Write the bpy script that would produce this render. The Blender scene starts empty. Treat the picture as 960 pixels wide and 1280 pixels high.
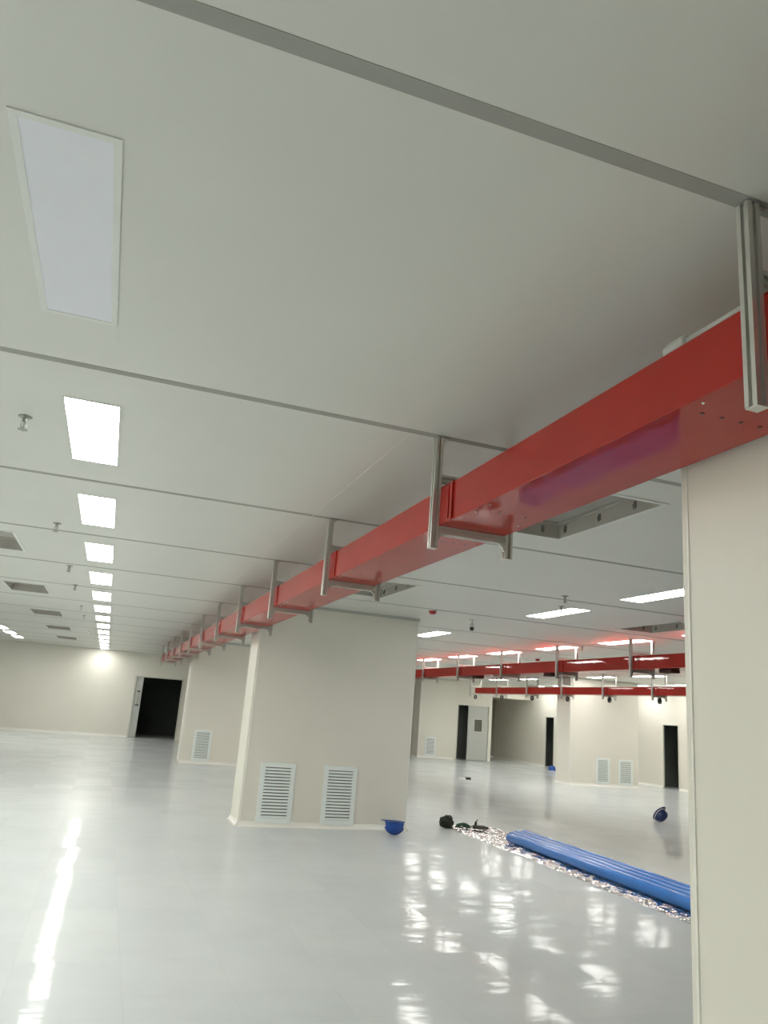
import bpy, bmesh, math, random
from mathutils import Vector, Matrix
random.seed(7)
C = bpy.context.scene.collection
PI = math.pi
H = 2.967            # ceiling height
S = 2.033            # panel pitch along the hall
Y0 = 1.36            # first ceiling joint
def seam(k): return Y0 + S * k

# ------------------------------------------------------------------ materials
def nodes(name):
    m = bpy.data.materials.new(name); m.use_nodes = True
    nt = m.node_tree; nt.nodes.clear()
    out = nt.nodes.new('ShaderNodeOutputMaterial')
    b = nt.nodes.new('ShaderNodeBsdfPrincipled')
    nt.links.new(b.outputs[0], out.inputs[0])
    return m, nt, b, out
def mat(name, col, rough=.5, metal=0., spec=.5, noise=0., nscale=6., bump=0., bscale=40., coat=0.):
    m, nt, b, out = nodes(name)
    N, L = nt.nodes, nt.links
    b.inputs['Base Color'].default_value = (*col, 1)
    b.inputs['Roughness'].default_value = rough
    b.inputs['Metallic'].default_value = metal
    b.inputs['Specular IOR Level'].default_value = spec
    b.inputs['Coat Weight'].default_value = coat
    tc = N.new('ShaderNodeTexCoord')
    if noise:
        t = N.new('ShaderNodeTexNoise'); t.inputs['Scale'].default_value = nscale; t.inputs['Detail'].default_value = 4
        L.new(tc.outputs['Object'], t.inputs['Vector'])
        r = N.new('ShaderNodeValToRGB')
        r.color_ramp.elements[0].position = .3; r.color_ramp.elements[1].position = .7
        r.color_ramp.elements[0].color = (*[c * (1 - noise) for c in col], 1)
        r.color_ramp.elements[1].color = (*[min(1, c * (1 + noise)) for c in col], 1)
        L.new(t.outputs['Fac'], r.inputs[0]); L.new(r.outputs[0], b.inputs['Base Color'])
    if bump:
        t2 = N.new('ShaderNodeTexNoise'); t2.inputs['Scale'].default_value = bscale
        L.new(tc.outputs['Object'], t2.inputs['Vector'])
        bp = N.new('ShaderNodeBump'); bp.inputs['Strength'].default_value = bump; bp.inputs['Distance'].default_value = .01
        L.new(t2.outputs['Fac'], bp.inputs['Height']); L.new(bp.outputs[0], b.inputs['Normal']); L.new(bp.outputs[0], b.inputs['Coat Normal'])
    return m
M = {}
M['wall'] = mat('cream_wall_panel', (.75, .725, .645), .38, noise=.012, nscale=1.2)
M['wall_side'] = mat('cream_wall_panel_matt', (.75, .725, .645), .5, noise=.012, nscale=1.2)
M['recess'] = mat('shade_darkened_wall_panel', (.34, .33, .275), .5, noise=.02, nscale=1.2)  # the recess's lack of light is put into this darker wall colour
M['tchan'] = mat('pale_grey_top_channel', (.50, .51, .46), .5, noise=.02, nscale=3)
M['trim'] = mat('white_corner_trim', (.80, .79, .72), .25, noise=.02, nscale=3)
M['base'] = mat('white_cove_base', (.82, .81, .75), .18, noise=.02, nscale=3)
M['alu'] = mat('anodised_aluminium', (.62, .61, .57), .36, metal=.7, noise=.05, nscale=12)
M['joint'] = mat('aluminium_ceiling_joint', (.36, .36, .33), .6, metal=.0, spec=.3, noise=.03, nscale=8)
M['cap'] = mat('grey_end_cap', (.18, .18, .17), .5, noise=.1, nscale=20)
M['red'] = mat('red_painted_steel', (.37, .020, .013), .55, spec=.06, noise=.05, nscale=5, bump=.06, bscale=5, coat=.6)
M['red2'] = mat('red_painted_joint', (.36, .015, .010), .45, spec=.2, noise=.05, nscale=5, coat=.5)
M['bolt'] = mat('zinc_bolt', (.75, .75, .72), .25, metal=.9, noise=.05, nscale=30)
M['hole'] = mat('dark_fixing_hole', (.05, .015, .012), .7, noise=.1, nscale=30)
M['grille'] = mat('white_louvre_paint', (.80, .845, .82), .35, noise=.02, nscale=9)
M['gback'] = mat('dark_grille_back', (.10, .11, .11), .8, noise=.05, nscale=9)
M['lframe'] = mat('white_lamp_frame', (.74, .75, .72), .4, noise=.02, nscale=9)
M['loff'] = mat('unlit_opal_diffuser', (.79, .80, .86), .45, noise=.01, nscale=9)
M['vent'] = mat('grey_galvanised_casing', (.46, .44, .40), .5, noise=.06, nscale=6)
M['ventin'] = mat('dusty_vent_mesh', (.36, .35, .32), .6, noise=.08, nscale=14)
M['dark'] = mat('unlit_room_shade_tone', (.16, .175, .155), .7, noise=.05, nscale=3)  # dimness of the unlit rooms, painted into their wall colour
M['door'] = mat('grey_door_leaf', (.50, .51, .48), .4, noise=.02, nscale=3)
M['dframe'] = mat('pale_door_frame', (.66, .65, .58), .4, noise=.02, nscale=3)
M['glassd'] = mat('dim_door_glass', (.13, .125, .10), .1, noise=.05, nscale=3)
M['black'] = mat('black_plastic', (.02, .02, .02), .4, noise=.1, nscale=20)
M['pipe'] = mat('blue_plastic_pipe', (.050, .205, .60), .17, noise=.05, nscale=7)
M['hat'] = mat('blue_helmet_shell', (.012, .075, .36), .22, noise=.04, nscale=8)
M['hat2'] = mat('navy_helmet_shell', (.016, .034, .115), .25, noise=.04, nscale=8)
M['strap'] = mat('pale_strap', (.65, .65, .68), .6, noise=.05, nscale=30)
M['white'] = mat('white_plastic', (.78, .78, .75), .4, noise=.02, nscale=20)
M['sprk'] = mat('brass_grey_sprinkler', (.32, .34, .30), .35, metal=.7, noise=.08, nscale=40)
M['alarm'] = mat('red_alarm_plastic', (.42, .025, .022), .3, noise=.04, nscale=30)
M['rag'] = mat('dark_green_fabric', (.025, .032, .022), .85, noise=.35, nscale=30, bump=.6, bscale=60)
M['cable'] = mat('green_cable', (.02, .085, .045), .45, noise=.2, nscale=40)
M['tool'] = mat('olive_tool_body', (.07, .065, .040), .55, noise=.3, nscale=40)
M['pvc'] = mat('pale_conduit', (.50, .49, .46), .4, noise=.05, nscale=20)
M['caulk'] = mat('white_caulk_line', (.74, .74, .68), .5, noise=.05, nscale=20)

# glossy enamelled ceiling sheet: faint long undulations, a little soiled
def ceiling_mat():
    m, nt, b, out = nodes('enamelled_ceiling_sheet'); N, L = nt.nodes, nt.links
    tc = N.new('ShaderNodeTexCoord')
    mp = N.new('ShaderNodeMapping'); mp.inputs['Scale'].default_value = (.9, .9, 1)
    L.new(tc.outputs['Object'], mp.inputs[0])
    t = N.new('ShaderNodeTexNoise'); t.inputs['Scale'].default_value = 1.6; t.inputs['Detail'].default_value = 3
    L.new(mp.outputs[0], t.inputs['Vector'])
    r = N.new('ShaderNodeValToRGB')
    r.color_ramp.elements[0].position = .3; r.color_ramp.elements[1].position = .7
    r.color_ramp.elements[0].color = (.665, .668, .620, 1); r.color_ramp.elements[1].color = (.685, .688, .640, 1)
    L.new(t.outputs['Fac'], r.inputs[0]); L.new(r.outputs[0], b.inputs['Base Color'])
    mp2 = N.new('ShaderNodeMapping'); mp2.inputs['Scale'].default_value = (2.2, .35, 1)
    L.new(tc.outputs['Object'], mp2.inputs[0])
    t2 = N.new('ShaderNodeTexNoise'); t2.inputs['Scale'].default_value = 1.4; t2.inputs['Detail'].default_value = 1
    L.new(mp2.outputs[0], t2.inputs['Vector'])
    bp = N.new('ShaderNodeBump'); bp.inputs['Strength'].default_value = .18; bp.inputs['Distance'].default_value = .02
    L.new(t2.outputs['Fac'], bp.inputs['Height']); L.new(bp.outputs[0], b.inputs['Normal'])
    b.inputs['Roughness'].default_value = .37
    b.inputs['Specular IOR Level'].default_value = .6
    return m
M['ceiling'] = ceiling_mat()

# grey polished vinyl tiles, 0.6 m, each a shade apart, with a slight ripple
def floor_mat():
    m, nt, b, out = nodes('polished_grey_floor_tiles'); N, L = nt.nodes, nt.links
    tc = N.new('ShaderNodeTexCoord')
    mp = N.new('ShaderNodeMapping'); mp.inputs['Location'].default_value = (-.335 + 60, -5.42 + 60, 0)
    L.new(tc.outputs['Object'], mp.inputs[0])
    br = N.new('ShaderNodeTexBrick'); br.offset = 0; br.squash = 1
    br.inputs['Scale'].default_value = 1; br.inputs['Mortar Size'].default_value = .0035
    br.inputs['Mortar Smooth'].default_value = .3
    br.inputs['Brick Width'].default_value = .6; br.inputs['Row Height'].default_value = .6
    br.inputs['Color1'].default_value = (.575, .612, .612, 1)
    br.inputs['Color2'].default_value = (.610, .642, .638, 1)
    br.inputs['Mortar'].default_value = (.56, .59, .59, 1)
    L.new(mp.outputs[0], br.inputs['Vector'])
    n = N.new('ShaderNodeTexNoise'); n.inputs['Scale'].default_value = 2.2; n.inputs['Detail'].default_value = 8
    n.inputs['Roughness'].default_value = .65
    L.new(tc.outputs['Object'], n.inputs['Vector'])
    mx = N.new('ShaderNodeMixRGB'); mx.blend_type = 'MULTIPLY'; mx.inputs[0].default_value = .35
    rr = N.new('ShaderNodeValToRGB')
    rr.color_ramp.elements[0].position = .3; rr.color_ramp.elements[1].position = .7
    rr.color_ramp.elements[0].color = (.82, .82, .82, 1); rr.color_ramp.elements[1].color = (1, 1, 1, 1)
    L.new(n.outputs['Fac'], rr.inputs[0])
    L.new(br.outputs['Color'], mx.inputs[1]); L.new(rr.outputs[0], mx.inputs[2])
    L.new(mx.outputs[0], b.inputs['Base Color'])
    # every tile lies a hair out of level, plus long waves: the reflections break up
    sep = N.new('ShaderNodeVectorMath'); sep.operation = 'DIVIDE'; sep.inputs[1].default_value = (.6, .6, 1)
    L.new(mp.outputs[0], sep.inputs[0])
    fl = N.new('ShaderNodeVectorMath'); fl.operation = 'FLOOR'
    L.new(sep.outputs[0], fl.inputs[0])
    wn = N.new('ShaderNodeTexWhiteNoise'); wn.noise_dimensions = '2D'
    L.new(fl.outputs[0], wn.inputs['Vector'])
    ctr = N.new('ShaderNodeVectorMath'); ctr.operation = 'SUBTRACT'; ctr.inputs[1].default_value = (.5, .5, .5)
    L.new(wn.outputs['Color'], ctr.inputs[0])
    scl = N.new('ShaderNodeVectorMath'); scl.operation = 'MULTIPLY'; scl.inputs[1].default_value = (.022, .022, 0)
    L.new(ctr.outputs[0], scl.inputs[0])
    mw = N.new('ShaderNodeMapping'); mw.inputs['Scale'].default_value = (1.0, 3.2, 1); mw.inputs['Rotation'].default_value = (0, 0, .5)
    L.new(tc.outputs['Object'], mw.inputs[0])
    w = N.new('ShaderNodeTexNoise'); w.inputs['Scale'].default_value = 1.5; w.inputs['Detail'].default_value = 3
    w.inputs['Roughness'].default_value = .5
    L.new(mw.outputs[0], w.inputs['Vector'])
    bp = N.new('ShaderNodeBump'); bp.inputs['Strength'].default_value = .09; bp.inputs['Distance'].default_value = .03
    L.new(w.outputs['Fac'], bp.inputs['Height'])
    add = N.new('ShaderNodeVectorMath'); add.operation = 'ADD'
    L.new(bp.outputs[0], add.inputs[0]); L.new(scl.outputs[0], add.inputs[1])
    nm = N.new('ShaderNodeVectorMath'); nm.operation = 'NORMALIZE'
    L.new(add.outputs[0], nm.inputs[0]); L.new(nm.outputs[0], b.inputs['Normal'])
    b.inputs['Roughness'].default_value = .42
    b.inputs['Specular IOR Level'].default_value = .06
    b.inputs['Coat Weight'].default_value = .8; b.inputs['Coat Roughness'].default_value = .075; b.inputs['Coat IOR'].default_value = 1.08
    L.new(nm.outputs[0], b.inputs['Coat Normal'])
    return m
M['floor'] = floor_mat()

def lamp_mat():
    m = bpy.data.materials.new('lit_opal_diffuser'); m.use_nodes = True
    nt = m.node_tree; nt.nodes.clear()
    out = nt.nodes.new('ShaderNodeOutputMaterial'); e = nt.nodes.new('ShaderNodeEmission')
    e.inputs[0].default_value = (1.0, .995, .945, 1); e.inputs[1].default_value = LAMP
    nt.links.new(e.outputs[0], out.inputs[0]); return m
LAMP = 16.0
M['lit'] = lamp_mat()

def film_mat():
    m = bpy.data.materials.new('clear_plastic_film'); m.use_nodes = True
    nt = m.node_tree; nt.nodes.clear(); N, L = nt.nodes, nt.links
    out = N.new('ShaderNodeOutputMaterial'); mix = N.new('ShaderNodeMixShader')
    tr = N.new('ShaderNodeBsdfTransparent'); tr.inputs[0].default_value = (.70, .70, .68, 1)
    gl = N.new('ShaderNodeBsdfGlossy'); gl.inputs['Roughness'].default_value = .06; gl.inputs[0].default_value = (.72, .72, .72, 1)
    fr = N.new('ShaderNodeFresnel'); fr.inputs['IOR'].default_value = 1.17
    tc = N.new('ShaderNodeTexCoord'); n = N.new('ShaderNodeTexNoise'); n.inputs['Scale'].default_value = 11
    n.inputs['Detail'].default_value = 3
    L.new(tc.outputs['Object'], n.inputs['Vector'])
    bp = N.new('ShaderNodeBump'); bp.inputs['Strength'].default_value = .9; bp.inputs['Distance'].default_value = .03
    L.new(n.outputs['Fac'], bp.inputs['Height'])
    L.new(bp.outputs[0], gl.inputs['Normal']); L.new(bp.outputs[0], fr.inputs['Normal'])
    L.new(fr.outputs[0], mix.inputs[0]); L.new(tr.outputs[0], mix.inputs[1]); L.new(gl.outputs[0], mix.inputs[2])
    L.new(mix.outputs[0], out.inputs[0]); return m
M['film'] = film_mat()

# ------------------------------------------------------------------ mesh helpers
def box(bm, x0, x1, y0, y1, z0, z1, bev=0.):
    r = bmesh.ops.create_cube(bm, size=1)
    vs = r['verts']
    for v in vs:
        v.co = Vector((x0 + (v.co.x + .5) * (x1 - x0), y0 + (v.co.y + .5) * (y1 - y0), z0 + (v.co.z + .5) * (z1 - z0)))
    if bev:
        es = list({e for v in vs for e in v.link_edges})
        bmesh.ops.bevel(bm, geom=es, offset=bev, segments=2, affect='EDGES', profile=.7)
def prism(bm, pts, axis, a0, a1):
    """polygon pts (two coords) extruded along axis from a0 to a1"""
    def mk(p, a):
        return {'x': (a, p[0], p[1]), 'y': (p[0], a, p[1]), 'z': (p[0], p[1], a)}[axis]
    A = [bm.verts.new(mk(p, a0)) for p in pts]; B = [bm.verts.new(mk(p, a1)) for p in pts]
    n = len(pts)
    for i in range(n):
        bm.faces.new((A[i], A[(i + 1) % n], B[(i + 1) % n], B[i]))
    bm.faces.new(A[::-1]); bm.faces.new(B)
def lathe(bm, prof, c=(0, 0, 0), seg=24, rot=None):
    """profile of (r, z) turned about z"""
    rings = []
    for r, z in prof:
        if r < 1e-6:
            rings.append([bm.verts.new((0, 0, z))])
        else:
            rings.append([bm.verts.new((r * math.cos(2 * PI * i / seg), r * math.sin(2 * PI * i / seg), z)) for i in range(seg)])
    new = [v for R in rings for v in R]
    for a, b in zip(rings, rings[1:]):
        for i in range(seg):
            j = (i + 1) % seg
            if len(a) == 1 and len(b) == 1: continue
            if len(a) == 1: bm.faces.new((a[0], b[i], b[j]))
            elif len(b) == 1: bm.faces.new((a[i], a[j], b[0]))
            else: bm.faces.new((a[i], a[j], b[j], b[i]))
    m = Matrix.Translation(c) @ (rot.to_4x4() if rot else Matrix.Identity(4))
    for v in new: v.co = m @ v.co
def tube(bm, pts, r, seg=10, closed=False):
    pts = [Vector(p) for p in pts]; rings = []
    n = len(pts); up0 = Vector((0, 0, 1))
    for i, p in enumerate(pts):
        if closed: d = pts[(i + 1) % n] - pts[i - 1]
        else: d = pts[min(i + 1, n - 1)] - pts[max(i - 1, 0)]
        d.normalize()
        up = up0 if abs(d.dot(up0)) < .9 else Vector((1, 0, 0))
        s = d.cross(up).normalized(); u = s.cross(d)
        rr = r[i] if isinstance(r, (list, tuple)) else r
        rings.append([bm.verts.new(p + s * rr * math.cos(2 * PI * k / seg) + u * rr * math.sin(2 * PI * k / seg)) for k in range(seg)])
    prs = list(zip(rings, rings[1:])) + ([(rings[-1], rings[0])] if closed else [])
    for a, b in prs:
        for k in range(seg):
            bm.faces.new((a[k], a[(k + 1) % seg], b[(k + 1) % seg], b[k]))
    if not closed:
        bm.faces.new(rings[0][::-1]); bm.faces.new(rings[-1])
def mesh(name, bm, m, smooth=False):
    bmesh.ops.recalc_face_normals(bm, faces=bm.faces[:])
    me = bpy.data.meshes.new(name); bm.to_mesh(me); bm.free()
    me.materials.append(M[m] if isinstance(m, str) else m)
    if smooth:
        for p in me.polygons: p.use_smooth = True
    return me
def obj(name, bm, m, parent=None, smooth=False, autosmooth=False):
    o = bpy.data.objects.new(name, mesh(name, bm, m, smooth)); C.objects.link(o)
    if parent: o.parent = parent
    if autosmooth:
        for p in o.data.polygons: p.use_smooth = True
        for e in o.data.edges: pass
        try:
            o.data.set_sharp_from_angle(angle=math.radians(35))
        except Exception: pass
    return o
def BM(): return bmesh.new()
def tag(o, label, cat, group=None):
    o['label'] = label; o['category'] = cat
    if group: o['group'] = group
    return o
def thing(name, label, cat, loc=(0, 0, 0), rot=(0, 0, 0), group=None):
    o = bpy.data.objects.new(name, None); C.objects.link(o); o.empty_display_size = .1
    o.location = loc; o.rotation_euler = rot
    return tag(o, label, cat, group)
def struct(name, bm, m, parent=None, **k):
    o = obj(name, bm, m, parent, **k)
    if not parent: o['kind'] = 'structure'
    return o
def dup(root, loc, label, group=None, swap=None, skip=()):
    r = root.copy(); C.objects.link(r); r.location = loc; r['label'] = label
    if group: r['group'] = group
    for ch in list(root.children):
        if ch.name.split('.')[0] in skip: continue
        c = ch.copy(); C.objects.link(c); c.parent = r
        if swap and ch.name.split('.')[0] in swap: c.data = swap[ch.name.split('.')[0]]
        for g in list(ch.children):
            d = g.copy(); C.objects.link(d); d.parent = c
    return r
ORD = ['first', 'second', 'third', 'fourth', 'fifth', 'sixth', 'seventh', 'eighth', 'ninth', 'tenth', 'eleventh', 'twelfth', 'thirteenth', 'fourteenth', 'fifteenth']

# ------------------------------------------------------------------ the hall
XL, XR, YB, YF = -9.6, 16.3, -8.0, 29.65
bm = BM(); box(bm, XL - .2, XR + 2.6, YB - .2, YF + 6, -.12, 0); struct('floor', bm, 'floor')

# ceiling slab with openings for the return-air boxes
holes = []
for k in range(5): holes.append((-1.62, -1.06, 7.86 + 4.066 * k, 8.95 + 4.066 * k))
for k in range(2): holes.append((2.50, 3.07, 3.75 + 4.066 * k, 4.95 + 4.066 * k))
holes.append((6.62, 7.19, 7.90, 9.10))
xs = sorted({XL - .2, XR + .2} | {h[0] for h in holes} | {h[1] for h in holes})
ys = sorted({YB - .2, 31.4} | {h[2] for h in holes} | {h[3] for h in holes})
bm = BM()
VZ = {}
def gv(x, y, z):
    if (x, y, z) not in VZ: VZ[(x, y, z)] = bm.verts.new((x, y, z))
    return VZ[(x, y, z)]
def is_hole(i, j):
    cx, cy = (xs[i] + xs[i + 1]) / 2, (ys[j] + ys[j + 1]) / 2
    return any(h[0] < cx < h[1] and h[2] < cy < h[3] for h in holes)
for i in range(len(xs) - 1):
    for j in range(len(ys) - 1):
        if is_hole(i, j): continue
        a, b, c, d = xs[i], xs[i + 1], ys[j], ys[j + 1]
        bm.faces.new((gv(a, c, H), gv(a, d, H), gv(b, d, H), gv(b, c, H)))
        bm.faces.new((gv(a, c, H + .1), gv(b, c, H + .1), gv(b, d, H + .1), gv(a, d, H + .1)))
        for (p, q, ii, jj) in (((a, c), (a, d), i - 1, j), ((b, d), (b, c), i + 1, j), ((b, c), (a, c), i, j - 1), ((a, d), (b, d), i, j + 1)):
            if ii < 0 or jj < 0 or ii >= len(xs) - 1 or jj >= len(ys) - 1 or is_hole(ii, jj):
                bm.faces.new((gv(*p, H), gv(*q, H), gv(*q, H + .1), gv(*p, H + .1)))
struct('ceiling', bm, 'ceiling')

# joints between the ceiling sheets
n = 0
for k in range(-4, 14):
    n += 1
    bm = BM(); box(bm, XL, XR, seam(k) - .024, seam(k) + .024, H - .0015, H + .002)
    struct('trim_%d' % n, bm, 'joint')
n += 1
bm = BM(); box(bm, 1.248, 1.254, seam(1) + .03, 9.4, H - .002, H + .001); struct('trim_%d' % n, bm, 'caulk')

# outer walls
def wall_y(name, y0, y1, x0, x1, openings, m='wall'):
    """wall across the hall, openings = (xa, xb, ztop)"""
    bm = BM(); x = x0
    for (a, b, zt) in sorted(openings):
        box(bm, x, a, y0, y1, 0, H); box(bm, a, b, y0, y1, zt, H); x = b
    box(bm, x, x1, y0, y1, 0, H)
    return struct(name, bm, m)
def wall_x(name, x0, x1, y0, y1, openings, m='wall'):
    bm = BM(); y = y0
    for (a, b, zt) in sorted(openings):
        box(bm, x0, x1, y, a, 0, H); box(bm, x0, x1, a, b, zt, H); y = b
    box(bm, x0, x1, y, y1, 0, H)
    return struct(name, bm, m)
wall_y('wall_far', YF, YF + .1, XL, 14.44, [(.92, 2.64, 2.16)])
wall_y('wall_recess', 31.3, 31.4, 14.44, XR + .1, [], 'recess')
wall_y('wall_back', YB - .1, YB, XL - .1, XR + .1, [])
wall_x('wall_left', XL - .1, XL, YB, YF + .1, [])
wall_x('wall_right', XR, XR + .03, YB, 31.3, [(19.46, 20.17, 1.86), (26.37, 27.02, 1.87)], 'wall_side')
# partition by the far pillar, with a doorway
wall_y('wall_partition', 28.10, 28.18, 12.85, 14.52, [(13.02, 14.40, 2.08)])
bm = BM(); box(bm, 14.44, 14.52, 28.18, 31.3, 0, H); box(bm, 14.52, XR, 28.10, 31.3, 2.46, H - .001); struct('wall_partition_side_added_soffit', bm, 'wall')  # soffit over the recess is added to keep light off its back wall

def cove(name, pts):
    """white cove base, quarter-round, run along (x0,y0)-(x1,y1) with the wall on the left hand"""
    (x0, y0), (x1, y1) = pts
    d = Vector((x1 - x0, y1 - y0, 0)); L = d.length; d.normalize(); nrm = Vector((d.y, -d.x, 0))
    bm = BM(); prof = [(0, 0), (.055, 0), (.055, .004)]
    for i in range(1, 7):
        a = i / 6 * PI / 2
        prof.append((.055 - .045 * math.sin(a) , .004 + .056 * (1 - math.cos(a))))
    prof += [(.008, .065), (0, .068)]
    A = [bm.verts.new(Vector((x0, y0, z)) + nrm * u) for u, z in prof]
    B = [bm.verts.new(Vector((x1, y1, z)) + nrm * u) for u, z in prof]
    for i in range(len(prof)):
        j = (i + 1) % len(prof); bm.faces.new((A[i], A[j], B[j], B[i]))
    bm.faces.new(A[::-1]); bm.faces.new(B)
    return bm
struct('baseboard_far', cove('b', ((XL, YF), (.92, YF))), 'base')
struct('baseboard_right', cove('b', ((XR, 19.46), (XR, 5.0))), 'base')
struct('baseboard_right_middle', cove('b', ((XR, 26.37), (XR, 20.17))), 'base')
struct('baseboard_right_far', cove('b', ((XR, 31.3), (XR, 27.02))), 'base')
struct('baseboard_recess', cove('b', ((14.52, 31.3), (XR, 31.3))), 'base')
bm = BM(); box(bm, XL, .95, YF - .03, YF, H - .03, H - .001); box(bm, .95, 11.3, YF - .03, YF, H - .03, H - .001)
n += 1; struct('trim_%d' % n, bm, 'trim')

# the columns of the hall: boxed in wall panels, with corner trims, a cove base and a top channel
def pillar(name, x0, x1, y0, y1, left_only=False):
    bm = BM(); box(bm, x0, x1, y0, y1, 0, H)
    p = struct(name, bm, 'wall')
    for (cx, cy) in ((x0, y0), (x1, y0), (x0, y1), (x1, y1)):
        bm = BM(); r = .028
        sx = 1 if cx == x0 else -1; sy = 1 if cy == y0 else -1
        pts = []
        for i in range(9):                      # a rounded cover over the corner
            a = PI / 2 * i / 8
            pts.append((cx + sx * (.030 - .034 * math.sin(a)) , cy + sy * (.030 - .034 * math.cos(a))))
        pts = [(cx + sx * .034, cy - sy * .004)] + pts + [(cx - sx * .004, cy + sy * .034), (cx + sx * .034, cy + sy * .034)]
        prism(bm, pts, 'z', .06, H - .004)
        obj('corner_trim', bm, 'trim', p, autosmooth=True)
    for seg in (((x1, y0), (x0, y0)), ((x0, y0), (x0, y1)), ((x1, y1), (x1, y0)), ((x0, y1), (x1, y1))):
        (a, b), (c, d) = seg
        obj('cove_base', cove('c', ((c, d), (a, b))), 'base', p, autosmooth=True)
    bm = BM(); e = .012
    box(bm, x0 - e, x1 + e, y0 - e, y0, H - .04, H - .002); box(bm, x0 - e, x1 + e, y1, y1 + e, H - .04, H - .002)
    box(bm, x0 - e, x0, y0, y1, H - .04, H - .002); box(bm, x1, x1 + e, y0, y1, H - .04, H - .002)
    obj('top_channel', bm, 'tchan', p)
    return p
pillar('pillar_near', 1.85, 4.22, 1.42, 2.17)
pillar('pillar_middle', 1.88, 4.24, 10.68, 11.30)
pillar('pillar_far_left', 1.92, 4.28, 20.0, 20.62)
pillar('pillar_right', 12.60, 14.92, 19.56, 20.26)
pillar('pillar_far_right', 11.40, 12.85, 28.02, 28.62)

# dark rooms behind the doorways
def dark_room(name, x0, x1, y0, y1, open_side):
    bm = BM(); t = .08; z = 2.5
    xa, xb = (x0 if open_side == 'x0' else x0 - t), x1 + t
    if open_side != 'y0': box(bm, xa, xb, y0 - t, y0, 0, z)
    if open_side != 'y1': box(bm, xa, xb, y1, y1 + t, 0, z)
    if open_side != 'x0': box(bm, x0 - t, x0, y0, y1, 0, z)
    if open_side != 'x1': box(bm, x1, x1 + t, y0, y1, 0, z)
    box(bm, xa, xb, y0, y1, z, z + .1)
    struct(name, bm, 'dark')
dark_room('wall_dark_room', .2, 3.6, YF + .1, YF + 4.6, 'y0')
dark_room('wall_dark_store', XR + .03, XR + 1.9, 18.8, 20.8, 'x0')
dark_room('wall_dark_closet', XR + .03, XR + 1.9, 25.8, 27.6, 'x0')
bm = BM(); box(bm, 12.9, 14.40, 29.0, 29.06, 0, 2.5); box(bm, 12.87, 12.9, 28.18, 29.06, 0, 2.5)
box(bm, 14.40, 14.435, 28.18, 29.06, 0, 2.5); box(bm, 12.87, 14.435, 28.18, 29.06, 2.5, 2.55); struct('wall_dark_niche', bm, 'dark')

# ------------------------------------------------------------------ doors
def frame_y(x0, x1, y, zt, w=.05, d=.14):
    bm = BM(); box(bm, x0, x0 + w, y - .02, y - .02 + d, 0, zt, .004); box(bm, x1 - w, x1, y - .02, y - .02 + d, 0, zt, .004)
    box(bm, x0 + w, x1 - w, y - .02, y - .02 + d, zt - w, zt, .004); return bm
def frame_x(y0, y1, x, zt, w=.025, d=.045):
    bm = BM(); box(bm, x - .02, x - .02 + d, y0, y0 + w, 0, zt, .004); box(bm, x - .02, x - .02 + d, y1 - w, y1, 0, zt, .004)
    box(bm, x - .02, x - .02 + d, y0 + w, y1 - w, zt - w, zt, .004); return bm
d1 = struct('door_1', frame_y(.92, 2.64, YF, 2.16), 'dframe')
bm = BM(); box(bm, .972, 1.22, YF + .02, YF + .065, .012, 2.105, .004); leaf = obj('door_leaf', bm, 'door', d1)
bm = BM(); tube(bm, [(1.09, YF + .02, 1.60), (1.09, YF - .05, 1.60), (1.09, YF - .05, 1.12), (1.09, YF + .02, 1.12)], .012)
obj('pull_handle', bm, 'alu', leaf)
bm = BM()
box(bm, 1.05, 1.16, YF + .008, YF + .02, 1.575, 1.625, .004); box(bm, 1.05, 1.16, YF + .008, YF + .02, 1.095, 1.145, .004)
obj('handle_mount', bm, 'black', leaf)
d2 = struct('door_2', frame_y(13.02, 14.40, 28.10, 2.08, .03), 'dframe')
bm = BM()
x0, x1 = 13.50, 14.365
for (a, b, c, d) in ((x0, 13.76, .01, 2.05), (14.12, x1, .01, 2.05), (13.76, 14.12, .01, 1.08), (13.76, 14.12, 1.56, 2.05)):
    box(bm, a, b, 28.12, 28.16, c, d)
leaf = obj('door_leaf', bm, 'door', d2)
bm = BM(); box(bm, 13.76, 14.12, 28.135, 28.145, 1.08, 1.56); obj('window_pane', bm, 'glassd', leaf)
bm = BM()
for (a, b, c, d) in ((13.745, 13.775, 1.065, 1.575), (14.105, 14.135, 1.065, 1.575), (13.775, 14.105, 1.065, 1.095), (13.775, 14.105, 1.545, 1.575)):
    box(bm, a, b, 28.108, 28.125, c, d)
obj('window_frame', bm, 'dframe', leaf)
bm = BM(); tube(bm, [(13.56, 28.12, 1.02), (13.56, 28.06, 1.02), (13.67, 28.06, 1.02)], .011); obj('door_handle', bm, 'alu', leaf)
struct('door_3', frame_x(19.46, 20.17, XR, 1.86), 'dframe')
struct('door_4', frame_x(26.37, 27.02, XR, 1.87), 'dframe')

# ------------------------------------------------------------------ ceiling lights
LW, LL = .275, 1.10
lit0 = thing('ceiling_light', 'x', 'ceiling light', (0, 0, H))
bm = BM(); w = .008; z0, z1 = -.004, .001
box(bm, -LW / 2, -LW / 2 + w, -LL / 2, LL / 2, z0, z1); box(bm, LW / 2 - w, LW / 2, -LL / 2, LL / 2, z0, z1)
box(bm, -LW / 2 + w, LW / 2 - w, -LL / 2, -LL / 2 + w, z0, z1); box(bm, -LW / 2 + w, LW / 2 - w, LL / 2 - w, LL / 2, z0, z1)
obj('lamp_frame', bm, 'lframe', lit0)
bm = BM(); box(bm, -LW / 2 + w, LW / 2 - w, -LL / 2 + w, LL / 2 - w, -.003, .001)
obj('diffuser', bm, 'lit', lit0)
off_mesh = [c for c in lit0.children if c.name.startswith('diffuser')][0].data.copy(); off_mesh.materials[0] = M['loff']
first_used = [False]
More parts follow.
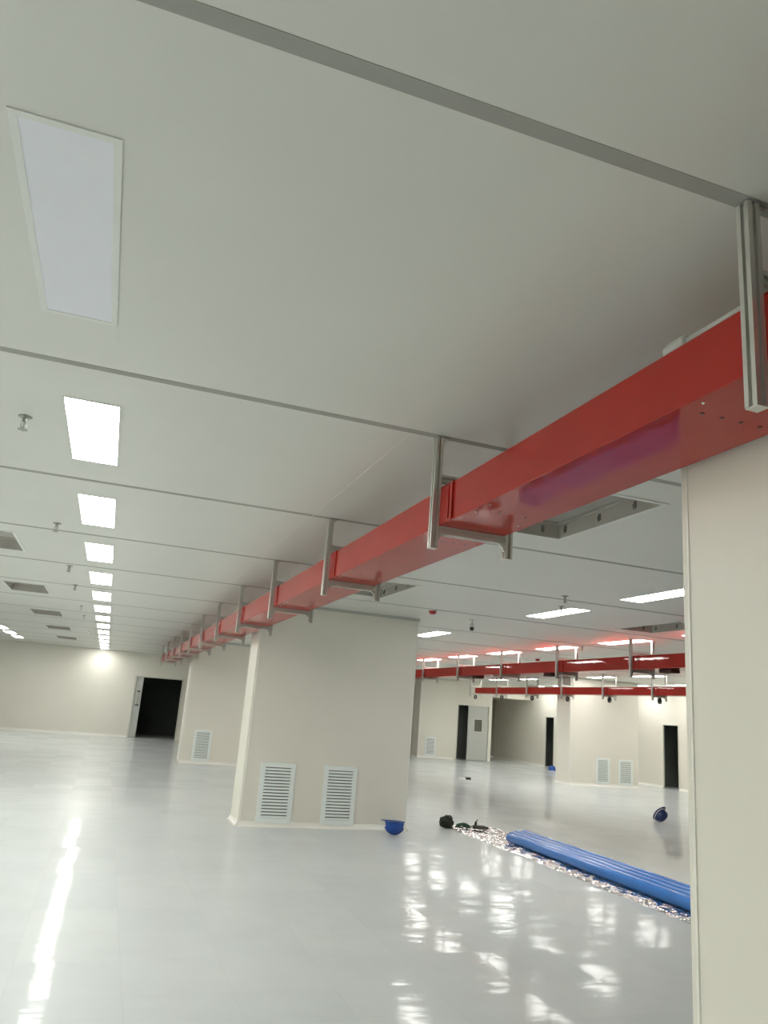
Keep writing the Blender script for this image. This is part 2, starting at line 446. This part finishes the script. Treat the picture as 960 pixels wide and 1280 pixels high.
def light(x, y, label, group, off=False):
    if not first_used[0]:
        first_used[0] = True; o = lit0; o.location = (x, y, H); o['label'] = label
        if group: o['group'] = group
        return o
    return dup(lit0, (x, y, H), label, group, {'diffuser': off_mesh} if off else None)
def cy(k): return 2.35 + S * k
G = 'flush ceiling panel lights'
for k in range(1, 14):
    light(-.285, cy(k), 'lit flush ceiling panel light, %s lit one along the long row at left' % ORD[k - 1], G)
for k in range(0, 1):
    o = light(-.315, 2.375, 'unlit flush ceiling panel light, the dull grey one nearest the camera', G, True)
    # the unlit fitting has a broader rim of its own
    bm = BM(); w = .022
    box(bm, -LW / 2, -LW / 2 + w, -LL / 2, LL / 2, -.0045, .001); box(bm, LW / 2 - w, LW / 2, -LL / 2, LL / 2, -.0045, .001)
    box(bm, -LW / 2 + w, LW / 2 - w, -LL / 2, -LL / 2 + w, -.0045, .001); box(bm, -LW / 2 + w, LW / 2 - w, LL / 2 - w, LL / 2, -.0045, .001)
    for c in o.children:
        if c.name.startswith('lamp_frame'): c.data = mesh('lamp_frame', bm, 'lframe')
for k in range(-4, 6):  # invented rows out of view, added to brighten the near hall
    for xx in (-5.45, -8.05):
        light(xx, cy(k), 'lit ceiling panel light added in unseen outer rows, left of the photo frame', 'added ceiling lights left of the frame')
for k in range(6, 12):
    light(10.15, cy(k), 'lit ceiling panel light hidden above the second red duct', 'ceiling lights hidden by the second duct')
nearword = {12: 'the farthest', 11: 'the middle', 10: 'the nearest'}
for k in (-4, -3, -2, -1, 0, 1, 2, 3, 4, 5, 10, 11, 12):  # the unseen ones here are added for their light on the foreground
    lab = ('lit ceiling panel light at the left photo edge, %s of the three visible there' % nearword[k]) if k >= 10 else 'unseen lit ceiling panel light added along the second row, left of the photo frame'
    light(-2.88, cy(k), lab, G if k >= 10 else 'added ceiling lights left of the frame')
for k in (2, 3, 5, 6, 8):
    lab = {2: 'lit ceiling panel light with its right end cut by the near pillar edge', 3: 'lit ceiling panel light with a sprinkler in front of it, over the blue pipes',
           5: 'lit ceiling panel light touching the right edge of the middle grille pillar'}.get(k, 'lit ceiling panel light over the pipes, hidden behind a pillar')
    light(5.24, cy(k) + .03, lab, G if k in (2, 3, 5) else 'ceiling lights hidden by pillars')
for k in range(3, 11):
    lab = ('lit ceiling panel light just above the second red duct, %s from the right' % ORD[k - 3]) if 3 <= k <= 8 else 'lit ceiling panel light above the second red duct, hidden behind a pillar'
    light(7.74, cy(k), lab, G if 3 <= k <= 8 else 'ceiling lights hidden by pillars')
q = 0
for k in range(6, 12):
    if k == 9: continue
    vis = k >= 7
    if vis: q += 1
    light(12.98, cy(k), ('lit ceiling panel light just above the third red duct, %s from the right' % ORD[q - 1]) if vis else 'lit ceiling panel light beyond the near pillar, out of sight', G if vis else 'ceiling lights hidden by pillars')
q = 0
for k in (8, 9, 11, 12):
    vis = k >= 8
    if vis: q += 1
    light(15.62, cy(k), ('lit ceiling panel light half hidden by third red duct, %s from the right' % ORD[q - 1]) if vis else 'lit ceiling panel light beyond the near pillar, out of sight', G if vis else 'ceiling lights hidden by pillars')

# ------------------------------------------------------------------ return-air boxes in the ceiling
def vent(h, label, group, clips):
    x0, x1, y0, y1 = h; cx, cyy = (x0 + x1) / 2, (y0 + y1) / 2
    a, b = (x1 - x0) / 2, (y1 - y0) / 2
    t = thing('ceiling_vent', label, 'ceiling vent', (cx, cyy, H), group=group)
    e = .004; D = .125; k = .014
    bm = BM()
    box(bm, -a + e, -a + k, -b + e, b - e, -.004, D); box(bm, a - k, a - e, -b + e, b - e, -.004, D)
    box(bm, -a + k, a - k, -b + e, -b + k, -.004, D); box(bm, -a + k, a - k, b - k, b - e, -.004, D)
    obj('casing', bm, 'vent', t)
    bm = BM(); box(bm, -a + k, a - k, -b + k, b - k, D - .01, D)
    box(bm, -a + .07, a - .07, -b + .07, b - .07, D - .016, D - .0101, .002)
    obj('grille_panel', bm, 'ventin', t)
    bm = BM(); f = .045
    box(bm, -a + k, -a + f, -b + k, b - k, D - .026, D - .01); box(bm, a - f, a - k, -b + k, b - k, D - .026, D - .01)
    box(bm, -a + f, a - f, -b + k, -b + f, D - .026, D - .01); box(bm, -a + f, a - f, b - f, b - k, D - .026, D - .01)
    obj('inner_frame', bm, 'vent', t)
    bm = BM(); r = .020; z0, z1 = -.007, .002
    box(bm, -a - r, -a + .010, -b - r, b + r, z0, z1, .002); box(bm, a - .010, a + r, -b - r, b + r, z0, z1, .002)
    box(bm, -a + .010, a - .010, -b - r, -b + .010, z0, z1, .002); box(bm, -a + .010, a - .010, b - .010, b + r, z0, z1, .002)
    obj('rim', bm, 'lframe', t)
    if clips:
        for (px, py, ax) in ((a - k, -b * .55, 'x'), (a - k, b * .1, 'x'), (a - k, b * .82, 'x'), (a * .45, b - k, 'y')):
            bm = BM()
            if ax == 'x':
                box(bm, px - .006, px, py - .013, py + .013, .03, .08, .002); tube(bm, [(px - .006, py, .07), (px - .018, py, .05), (px - .010, py, .02)], .004, 6)
            else:
                box(bm, px - .013, px + .013, py - .006, py, .03, .08, .002); tube(bm, [(px, py - .006, .07), (px, py - .018, .05), (px, py - .010, .02)], .004, 6)
            obj('spring_clip', bm, 'cap', t)
    return t
VG = 'return-air openings in the ceiling'
for k in range(5):
    vent(holes[k], 'rectangular ceiling air opening at left, %s from the camera beside the sprinklers' % ORD[k], VG, False)
vent(holes[5], 'ceiling air opening with spring clips, between first red duct and near pillar', VG, True)
vent(holes[6], 'ceiling air opening with spring clips, just in front of the middle grille pillar', VG, True)
vent(holes[7], 'reddish looking ceiling air opening in front of the second red duct', VG, True)

# ------------------------------------------------------------------ red cable ducts
def duct(label, x0, x1, z0, z1, ya, yb, joints, bolted):
    t = thing('cable_duct', label, 'cable duct', ((x0 + x1) / 2, ya, z0), group='red cable ducts')
    cx = (x0 + x1) / 2; a = (x1 - x0) / 2; hh = z1 - z0
    cuts = [ya] + [j for j in joints if ya + .3 < j < yb - .3] + [yb]
    for i, (p, q) in enumerate(zip(cuts, cuts[1:])):
        bm = BM(); box(bm, -a, a, p - ya + .002, q - ya - .002, 0, hh, .004)
        obj('duct_section', bm, 'red', t)
    for j in cuts[1:-1]:
        y = j - ya; bm = BM()
        # coupling cover: two cheeks and a lid lapped over the butt joint
        for s in (-1, 1):
            xa = s * (a + .0005); xb = s * (a + .0035)
            box(bm, min(xa, xb), max(xa, xb), y - .160, y + .012, .004, hh - .004)
            xb = s * (a + .010)
            box(bm, min(xa, xb), max(xa, xb), y - .170, y - .150, .004, hh - .002, .002)
            box(bm, min(xa, xb), max(xa, xb), y - .130, y - .122, .012, hh - .010, .002)
        box(bm, -a - .004, a + .004, y - .170, y + .012, hh + .0005, hh + .004)
        obj('joint_cover', bm, 'red2', t)
    for j in bolted:
        y = j - ya
        for (bx, by) in ((-a + .03, -.22), (-a + .03, -.36), (-a + .03, -.50), (-a + .03, .24), (a - .03, .26), (a - .05, -.25)):
            bm = BM(); lathe(bm, [(0, -.004), (.003, -.0035), (.0045, -.001), (.005, .0)], (bx, y + by, -.0005), 8)
            obj('bolt', bm, 'bolt', t)
        for (bx, by) in ((-.10, .30), (-.03, .30), (.04, .30), (.11, .30), (-.06, -.42), (.08, -.40)):
            bm = BM(); lathe(bm, [(0, -.0016), (.0065, -.0016), (.0065, -.0003)], (bx, y + by, 0), 8)
            obj('fixing_hole', bm, 'hole', t)
    return t
fr1 = [seam(k) for k in range(0, 12)]
fr2 = [9.97 + 2.09 * k for k in range(5)]
fr3 = [15.38 + 1.965 * k for k in range(6)]
Z3 = 2.437
duct('long red steel cable duct running overhead from the near pillar to the far door', 1.415, 1.775, 2.500, 2.690, -.6, 24.6, [seam(-.9)] + fr1, fr1[:4])
duct('second red cable duct, hung beyond the middle pillar with lights above it', 7.50, 7.86, 2.50, 2.70, 3.0, 28.5, [5.8, 7.88] + fr2, [])
duct('third and farthest red cable duct, hung in front of the right-hand pillar', 12.165, 12.505, Z3, 2.632, 8.0, 24.9, [9.485, 11.45, 13.415] + fr3[:5], [])

# ------------------------------------------------------------------ aluminium hanger frames
def slot_profile(cx, cyy, s=.02):
    """section of slotted aluminium extrusion"""
    g, d, u = .006, .012, .010
    q = [(-s, -s), (-g, -s), (-g, -s + .003), (-u, -s + .003), (-u, -s + d), (u, -s + d), (u, -s + .003), (g, -s + .003), (g, -s)]
    pts = []
    for k in range(4):
        c, sn = math.cos(k * PI / 2), math.sin(k * PI / 2)
        for (x, y) in q: pts.append((cx + x * c - y * sn, cyy + x * sn + y * c))
    return pts
def gusset(bm, x, z, sx, sz, y0, y1, L=.036):
    pts = [(x, z), (x + sx * L, z)]
    for i in range(1, 6):
        a = PI / 2 * i / 6
        pts.append((x + sx * (L - L * .86 * math.sin(a)) , z + sz * (L * .98 - L * .86 * math.cos(a))))
    pts += [(x, z + sz * L)]
    prism(bm, pts, 'y', y0, y1)
def hanger(label, cx, a, y, zb, group):
    """two posts down from the ceiling, a cross bar above and one below the duct; a = half the duct width"""
    t = thing('hanger_frame', label, 'hanger frame', (cx, y, H), group=group)
    zb -= H
    pl, pr = -a - .022, a + .026
    for px in (pl, pr):
        bm = BM(); prism(bm, slot_profile(px, 0), 'z', zb - .112, -.007); obj('post', bm, 'alu', t)
        bm = BM(); box(bm, px - .0195, px + .0195, -.0195, .0195, zb - .116, zb - .1122, .001); obj('end_cap', bm, 'alu', t)
    for zz, nm in ((zb - .0215, 'crossbar'), (zb + .242, 'crossbar')):
        bm = BM(); prism(bm, slot_profile(0, zz), 'x', pl + .021, pr - .021)
        obj(nm, bm, 'alu', t)
        for px, sx in ((pl + .0205, 1), (pr - .0205, -1)):
            bm = BM(); gusset(bm, px, zz - .0205, sx, -1, -.010, .010); obj('corner_bracket', bm, 'alu', t)
    for px, sx in ((pl + .0205, 1), (pr + .0205, 1)):
        bm = BM(); gusset(bm, px, -.0065, sx, -1, -.010, .010, .034); obj('corner_bracket', bm, 'alu', t)
    return t
proto = None
for i, y in enumerate(fr1):
    lab = ['aluminium hanger frame at right photo edge, on the long red duct', None][0] if i == 0 else 'aluminium hanger frame on the long red duct, %s from the camera' % ORD[i]
    if proto is None: proto = hanger(lab, 1.595, .18, y, 2.50, 'hanger frames of the red ducts')
    else: dup(proto, (1.595, y, H), lab)
for i, y in enumerate(fr2):
    dup(proto, (7.68, y, H), 'aluminium hanger frame on the second red duct, %s counted from the right' % ORD[i])
proto3 = None
for i, y in enumerate(fr3):
    lab = ('aluminium hanger frame on the third red duct, %s counted from the right' % ORD[i]) if i < 5 else 'bare aluminium hanger frame just past the open end of the third red duct'
    if proto3 is None: proto3 = hanger(lab, 12.335, .17, y, Z3, 'hanger frames of the red ducts')
    else: dup(proto3, (12.335, y, H), lab)

# dark cable coils hung below the third duct
def coil(bm):
    for j, (R, dy) in enumerate(((.062, -.018), (.066, 0), (.060, .018))):
        tube(bm, [(R * math.cos(2 * PI * i / 20), dy + .004 * math.sin(3 * 2 * PI * i / 20), -.075 + R * math.sin(2 * PI * i / 20)) for i in range(20)], .011, 8, True)
c0 = None
for i, y in enumerate(fr3):
    lab = 'small dark cable coil hung under the third red duct, %s counted from the right' % ORD[i]
    if c0 is None:
        c0 = thing('cable_coil', lab, 'cable coil', (12.345, y, Z3 - .0395), (0, 0, .5), 'cable coils under the third duct')
        bm = BM(); coil(bm); obj('coil_loops', bm, 'black', c0, True)
        bm = BM(); tube(bm, [(0, 0, -.012), (.0, 0, -.002)], .012, 8); box(bm, -.03, .03, -.015, .015, -.012, -.001, .003); obj('hook_plate', bm, 'cap', c0)
    else: dup(c0, (12.345, y, Z3 - .0395), lab)
# dark outlet boxes under the second duct
o0 = None
for i, y in enumerate((9.32, 12.55, 15.55)):
    lab = 'dark outlet box under the second red duct, %s counted from the right' % ORD[i]
    if o0 is None:
        o0 = thing('outlet_box', lab, 'outlet box', (7.66, y, 2.5), (0, 0, 0), 'outlet boxes under the second duct')
        bm = BM(); box(bm, -.08, .08, -.13, .13, -.055, -.001, .006); obj('box_body', bm, 'hole', o0)
        bm = BM()
        for yy in (-.06, .06): lathe(bm, [(0, -.058), (.03, -.058), (.032, -.055)], (0, yy, 0), 14)
        obj('outlet_socket', bm, 'black', o0)
    else: dup(o0, (7.66, y, 2.5), lab)
# conduit laid on the first duct
t = thing('conduit', 'pale conduit with a rounded end lying on top of the nearest red duct', 'conduit', (1.438, 1.765, 2.692))
bm = BM(); tube(bm, [(.01, -1.9 + i * .2, .022) for i in range(10)], .013, 10); obj('conduit_pipe', bm, 'pvc', t, True)
bm = BM(); lathe(bm, [(0, -.02), (.018, -.02), (.023, -.015), (.024, .05), (.020, .07), (.010, .082), (0, .085)], (.01, -.09, .024), 14, Matrix.Rotation(-PI / 2, 3, 'X')); obj('end_fitting', bm, 'pvc', t, True)

# ------------------------------------------------------------------ wall grilles
def grille(label, x, y, w, h, z):
    t = thing('wall_grille', label, 'wall grille', (x, y, z), group='white louvred wall grilles')
    a = w / 2; b = .062; D = .022
    bm = BM()
    box(bm, -a, -a + b, -D, 0, 0, h, .004); box(bm, a - b, a, -D, 0, 0, h, .004)
    box(bm, -a + b, a - b, -D, 0, 0, b, .004); box(bm, -a + b, a - b, -D, 0, h - b, h, .004)
    obj('frame', bm, 'grille', t)
    bm = BM(); N = 16; p = (h - 2 * b) / N
    for i in range(N):
        z0 = b + i * p
        prism(bm, [(-.017, z0 + .001), (-.004, z0 + p * .70), (-.004, z0 + p * .74), (-.019, z0 + p * .10)], 'x', -a + b, a - b)
        prism(bm, [(-.020, z0 + .002), (-.0185, z0 + .002), (-.0185, z0 + p * .66), (-.020, z0 + p * .66)], 'x', -a + b, a - b)
    obj('louvres', bm, 'grille', t)
    bm = BM(); box(bm, -a + b - .01, a - b + .01, -.003, -.001, b - .01, h - b + .01); obj('backing', bm, 'gback', t)
    return t
grille('white louvred wall grille on the middle pillar, the left of its pair', 2.345, 10.68, .475, .765, .05)
grille('white louvred wall grille on the middle pillar, near the blue helmet', 3.225, 10.68, .475, .765, .05)
grille('small looking white louvred grille on the pillar beside the far dark doorway', 2.42, 20.0, .44, .75, .05)
grille('white louvred grille on the pale right-hand pillar, the left of its pair', 13.70, 19.56, .46, .715, .055)
grille('white louvred grille on the pale right-hand pillar, the right of its pair', 14.47, 19.56, .48, .715, .045)
grille('faint louvred grille on the farthest pillar beside the door with a window', 11.91, 28.02, .45, .70, .07)

# ------------------------------------------------------------------ sprinklers, alarms, camera
def sprinkler(label, x, y):
    t = thing('sprinkler_head', label, 'sprinkler', (x, y, H), group='ceiling sprinklers')
    bm = BM(); lathe(bm, [(0, -.008), (.024, -.009), (.036, -.003), (.036, 0), (0, 0)], seg=20); obj('escutcheon', bm, 'sprk', t, autosmooth=True)
    bm = BM(); lathe(bm, [(0, -.03), (.011, -.03), (.013, -.010), (.016, -.008)], seg=12); obj('sprinkler_body', bm, 'sprk', t)
    bm = BM()
    for s in (-1, 1): tube(bm, [(s * .009, 0, -.028), (s * .013, 0, -.045), (s * .010, 0, -.062), (0, 0, -.072)], .0042, 6)
    lathe(bm, [(0, -.030), (.005, -.034), (.005, -.064), (0, -.070)], seg=8)
    obj('yoke_arms', bm, 'sprk', t)
    bm = BM(); lathe(bm, [(0, -.076), (.024, -.076), (.026, -.073), (0, -.072)], seg=16); obj('deflector', bm, 'sprk', t)
    return t
sp = None
for i, y in enumerate((4.27, 7.13, 9.65, 11.45, 14.36, 16.23, 20.8)):
    lab = 'pendent sprinkler head beside the left row of ceiling lights, %s from the camera' % ORD[i]
    if sp is None: sp = sprinkler(lab, -.63, y)
    else: dup(sp, (-.63, y, H), lab)
dup(sp, (4.57, 7.23, H), 'pendent sprinkler head on the ceiling joint above the blue pipes')
dup(sp, (4.96, 7.92, H), 'pendent sprinkler head seen against the lit panel above the pipes')
dup(sp, (7.79, 11.74, H), 'tiny sprinkler head on the ceiling over the second red duct')
def alarm(label, x, y):
    t = thing('fire_alarm', label, 'fire alarm', (x, y, H), group='red ceiling alarms')
    bm = BM(); lathe(bm, [(0, -.016), (.055, -.016), (.058, -.012), (.058, 0), (0, 0)], seg=22); obj('base_ring', bm, 'white', t, autosmooth=True)
    bm = BM(); lathe(bm, [(0, -.062), (.026, -.060), (.043, -.048), (.050, -.030), (.050, -.0165), (0, -.0165)], seg=22); obj('sounder', bm, 'alarm', t, autosmooth=True)
    return t
a0 = alarm('round red alarm on the ceiling beside the middle grille pillar', 3.98, 9.55)
dup(a0, (8.79, 14.96, H), 'small red alarm on the ceiling just above the second red duct')
t = thing('security_camera', 'small white security camera hanging from the ceiling by the second duct', 'camera', (4.80, 10.02, H), (0, 0, -.45))
bm = BM(); lathe(bm, [(0, -.014), (.04, -.014), (.045, -.008), (.045, 0), (0, 0)], seg=18); tube(bm, [(0, 0, -.012), (0, 0, -.075)], .012, 8); obj('mount', bm, 'white', t)
bm = BM(); R = Matrix.Rotation(math.radians(115), 3, 'X')
lathe(bm, [(0, -.06), (.030, -.06), (.036, -.05), (.037, .07), (.034, .075), (0, .075)], (0, 0, -.108), 16, R); obj('camera_body', bm, 'white', t, autosmooth=True)
bm = BM(); lathe(bm, [(0, .0755), (.030, .0755), (.030, .083), (0, .085)], (0, 0, -.108), 16, R); obj('lens', bm, 'black', t)
# socket on the side of the right-hand pillar
t = thing('wall_socket', 'small white socket low on the left side of the pale right-hand pillar', 'socket', (12.60, 19.97, .36))
bm = BM(); box(bm, -.009, -.0005, -.043, .043, -.043, .043, .003); obj('face_plate', bm, 'white', t)
bm = BM(); box(bm, -.0105, -.0092, -.020, .020, -.006, .006); obj('slots', bm, 'cap', t)

# ------------------------------------------------------------------ things on the floor
PG = 'blue pipes on the floor'
px = [5.445, 5.575, 5.705, 5.830]; pe = [9.86, 10.02, 10.12, 10.16]
pn = ['nearest the plastic sheet', 'second from the plastic sheet', 'third from the plastic sheet', 'farthest from the plastic sheet']
for i in range(4):
    r = .0635; y1 = pe[i]; y0 = 4.6
    t = thing('plastic_pipe', 'long glossy blue plastic pipe of the floor bundle, %s' % pn[i], 'pipe', (px[i], y1, r + .012), group=PG)
    prof = [(r - .006, -.02), (r - .006, 0), (r - .001, 0), (r, -.004)]
    bm = BM(); R = Matrix.Rotation(-PI / 2, 3, 'X')
    L = y1 - y0
    lathe(bm, [(r - .006, -L + .02), (r - .006, -L), (r - .001, -L), (r, -L + .004), (r, -L / 2), (r, -.004), (r - .001, 0), (r - .006, 0), (r - .006, -.3)], (0, 0, 0), 28, R)
    obj('pipe_wall', bm, 'pipe', t, autosmooth=True)
    bm = BM(); lathe(bm, [(0, -.012), (r - .0065, -.012), (r - .0065, -.03), (0, -.03)], (0, 0, 0), 24, R); obj('end_plug', bm, 'pipe', t)

# crumpled clear sheet
from mathutils import noise as mnoise
bm = BM(); NX, NY = 46, 250; xa, xb, ya, yb = 5.10, 5.96, 4.6, 11.25
grid = []
for j in range(NY + 1):
    row = []
    y = ya + (yb - ya) * j / NY
    edge = .07 * mnoise.noise(Vector((y * 1.1, 3.1, 0))) + .02 * mnoise.noise(Vector((y * 6, 8.1, 0)))
    far = max(0, (y - 9.7) / 1.5)
    for i in range(NX + 1):
        u = i / NX
        x = xa + edge - .03 * (1 if y > 10 else 0) + u * (xb - xa - edge - .10 * far)
        z = .0
        amp = 1.0 if y > 10.2 else max(.0, min(1, (5.42 - x) / .06))
        for f, s in ((3.5, .030), (8, .022), (17, .012)):
            z += s * abs(mnoise.noise(Vector((x * f * 1.3 + y * f * .35, y * f * .75 - x * f * .4, f))))
        z = .0025 + 1.35 * z * (.12 + .88 * amp) * (1 if amp > .02 else .3)
        if amp <= .02: z = min(z, .009)
        rim = min(1, min(i, NX - i) / 2, min(j, NY - j) / 3)
        row.append(bm.verts.new((x, y, .002 + (z - .0) * (.25 + .75 * rim))))
    grid.append(row)
for j in range(NY):
    for i in range(NX):
        bm.faces.new((grid[j][i], grid[j][i + 1], grid[j + 1][i + 1], grid[j + 1][i]))
o = obj('plastic_sheet', bm, 'film', None, True); tag(o, 'crumpled clear plastic sheet spread on the floor under the blue pipes', 'plastic sheet')

# dark bundle, cable and tool at the far end of the sheet
bm = BM(); bmesh.ops.create_icosphere(bm, subdivisions=4, radius=1)
for v in bm.verts:
    p = v.co.copy(); k = 1 + .30 * mnoise.noise(p * 1.6) + .12 * mnoise.noise(p * 4.5)
    v.co = Vector((p.x * .105 * k, p.y * .10 * k, max(-.085, p.z * .09 * k) + .085))
    if v.co.z < .02: v.co.x *= 1.12; v.co.y *= 1.12
o = obj('fabric_bundle', bm, 'rag', None, True); o.location = (5.035, 11.04, .004)
tag(o, 'dark crumpled fabric bundle on the floor left of the plastic sheet end', 'bundle')
bm = BM(); pts = []
for i in range(70):
    a = i / 69 * 2 * PI * 3.4; rr = .050 + .022 * math.sin(2.3 * a) + .012 * math.cos(5 * a)
    pts.append((rr * 1.7 * math.cos(a) + .02 * math.sin(.7 * a), rr * .8 * math.sin(a), .018 + .032 * (i / 69) + .016 * math.sin(1.9 * a)))
tube(bm, pts, .009, 8)
o = obj('green_cable', bm, 'cable', None, True); o.location = (5.235, 10.90, .026)
tag(o, 'tangled dark green cable on the floor beside the dark bundle', 'cable')
t = thing('hand_tool', 'dark hand tool with a pale upright handle lying on the sheet end', 'tool', (5.44, 10.78, .036), (0, 0, -.35))
bm = BM(); box(bm, -.10, .08, -.035, .035, 0, .05, .012); box(bm, .05, .13, -.028, .028, .006, .038, .010); obj('tool_body', bm, 'tool', t)
bm = BM(); tube(bm, [(-.06, 0, .048), (-.055, 0, .09), (-.035, .0, .125)], [.020, .017, .014], 10); obj('grip', bm, 'rag', t)
bm = BM(); tube(bm, [(-.035, 0, .122), (-.03, 0, .165)], [.009, .007], 8); obj('handle_tip', bm, 'white', t)
bm = BM(); box(bm, -.005, .045, -.037, .037, .051, .07, .006); obj('tool_label_plate', bm, 'strap', t)

# hard hats
def hat_mesh(shell):
    bm = BM(); prof = []
    for i in range(13):
        a = PI / 2 * i / 12
        prof.append((.112 * math.sin(a) ** .82 if i else 0, .148 - .148 * (1 - math.cos(a)) ** 1.05))
    inner = [(max(0, r - .005), z - .005) for r, z in prof[::-1]]
    lathe(bm, prof + [(.122, -.003), (.122, -.007), (.108, -.006)] + [(r, max(z, -.004)) for r, z in inner], seg=32)
    for v in bm.verts:
        v.co.x *= 1.16
        if v.co.z < .004 and v.co.x > 0:                 # peak
            k = max(0, v.co.x - .06) / .08
            if math.hypot(v.co.x / 1.16, v.co.y) > .114: v.co.x += .050 * k * (1 - (v.co.y / .13) ** 2); v.co.z -= .010 * k
    return bm
def hat_noridge(label, loc, rot, shell, strap):
    t = thing('hard_hat', label, 'hard hat', loc, rot, 'hard hats on the floor')
    obj('hat_shell', hat_mesh(shell), shell, t, True)
    bm = BM(); pts = []
    for i in range(15):
        a = PI * (.12 + .76 * i / 14); pts.append((.1345 * math.cos(a), 0, .012 + .140 * math.sin(a) ** .9))
    tube(bm, pts, .011, 8); obj('crown_ridge', bm, shell, t, True)
    if strap:
        bm = BM(); pts = [(1.16 * .116 * math.cos(a), .116 * math.sin(a), .028) for a in [2 * PI * i / 28 for i in range(28)]]
        tube(bm, pts, .0075, 8, True); obj('band', bm, 'strap', t, True)
    else:
        bm = BM(); tube(bm, [(.10 * math.cos(2 * PI * i / 24) * 1.12, .10 * math.sin(2 * PI * i / 24), .008) for i in range(24)], .005, 6, True); obj('inner_harness', bm, 'cap', t, True)
    return t
hat_noridge('bright blue hard hat upside down on the floor by the middle pillar', (3.94, 10.33, .160), (PI, 0, PI - .3), 'hat', False)
nh = hat_noridge('navy hard hat with a pale band tipped on the open floor', (10.06, 12.60, .115), (0, 0, 0), 'hat2', True)
nz = Vector((.20, -.82, -.42)).normalized()               # crown turned down towards the camera and a little right
nx = Vector((.55, .3, .62)); nx = (nx - nz * nx.dot(nz)).normalized(); ny = nz.cross(nx)
rot = Matrix((nx, ny, nz)).transposed(); nh.rotation_euler = rot.to_euler()
nh.location.z = .003 - min((rot @ v.co).z for c in nh.children for v in c.data.vertices)
hat_noridge('small far off blue hard hat on the floor by the right doorway', (15.45, 25.1, .008), (0, 0, 2.2), 'hat', False)

# small white thing on the open floor
t = thing('cleaning_pad', 'small flat white pad with a black block, alone on the open far floor', 'pad', (9.36, 19.55, 0), (0, 0, -.3))
bm = BM(); box(bm, -.15, .02, -.12, .12, .001, .03, .008); obj('pad', bm, 'white', t)
bm = BM(); box(bm, .021, .16, -.10, .10, .001, .055, .012); obj('block', bm, 'black', t)

# ------------------------------------------------------------------ world, camera, view
w = bpy.data.worlds.new('World'); bpy.context.scene.world = w; w.use_nodes = True
w.node_tree.nodes['Background'].inputs[0].default_value = (.02, .02, .02, 1)
w.node_tree.nodes['Background'].inputs[1].default_value = .1

yaw, pitch, roll, f = math.radians(18.407), math.radians(14.538), math.radians(4.542), 954.95
F = Vector((math.sin(yaw) * math.cos(pitch), math.cos(yaw) * math.cos(pitch), math.sin(pitch)))
r0 = Vector((math.cos(yaw), -math.sin(yaw), 0)); u0 = r0.cross(F)
r = r0 * math.cos(roll) + u0 * math.sin(roll); u = -r0 * math.sin(roll) + u0 * math.cos(roll)
cam = bpy.data.cameras.new('camera'); co = bpy.data.objects.new('camera', cam); C.objects.link(co)
cam.sensor_fit = 'VERTICAL'; cam.sensor_height = 36; cam.lens = f * 36 / 1280; cam.clip_start = .05; cam.clip_end = 200
m = Matrix((r, u, -F)).transposed().to_4x4(); m.translation = (0, 0, 1.6); co.matrix_world = m
sc = bpy.context.scene; sc.camera = co
sc.view_settings.view_transform = 'Standard'; sc.view_settings.look = 'None'
sc.view_settings.gamma = 1; sc.view_settings.use_curve_mapping = False
sc.view_settings.exposure = 0.76
sc.cycles.use_denoising = True
sc.cycles.max_bounces = 10; sc.cycles.diffuse_bounces = 6; sc.cycles.glossy_bounces = 4; sc.cycles.transparent_max_bounces = 8
sc.cycles.sample_clamp_indirect = 6
sc.cycles.use_light_tree = True
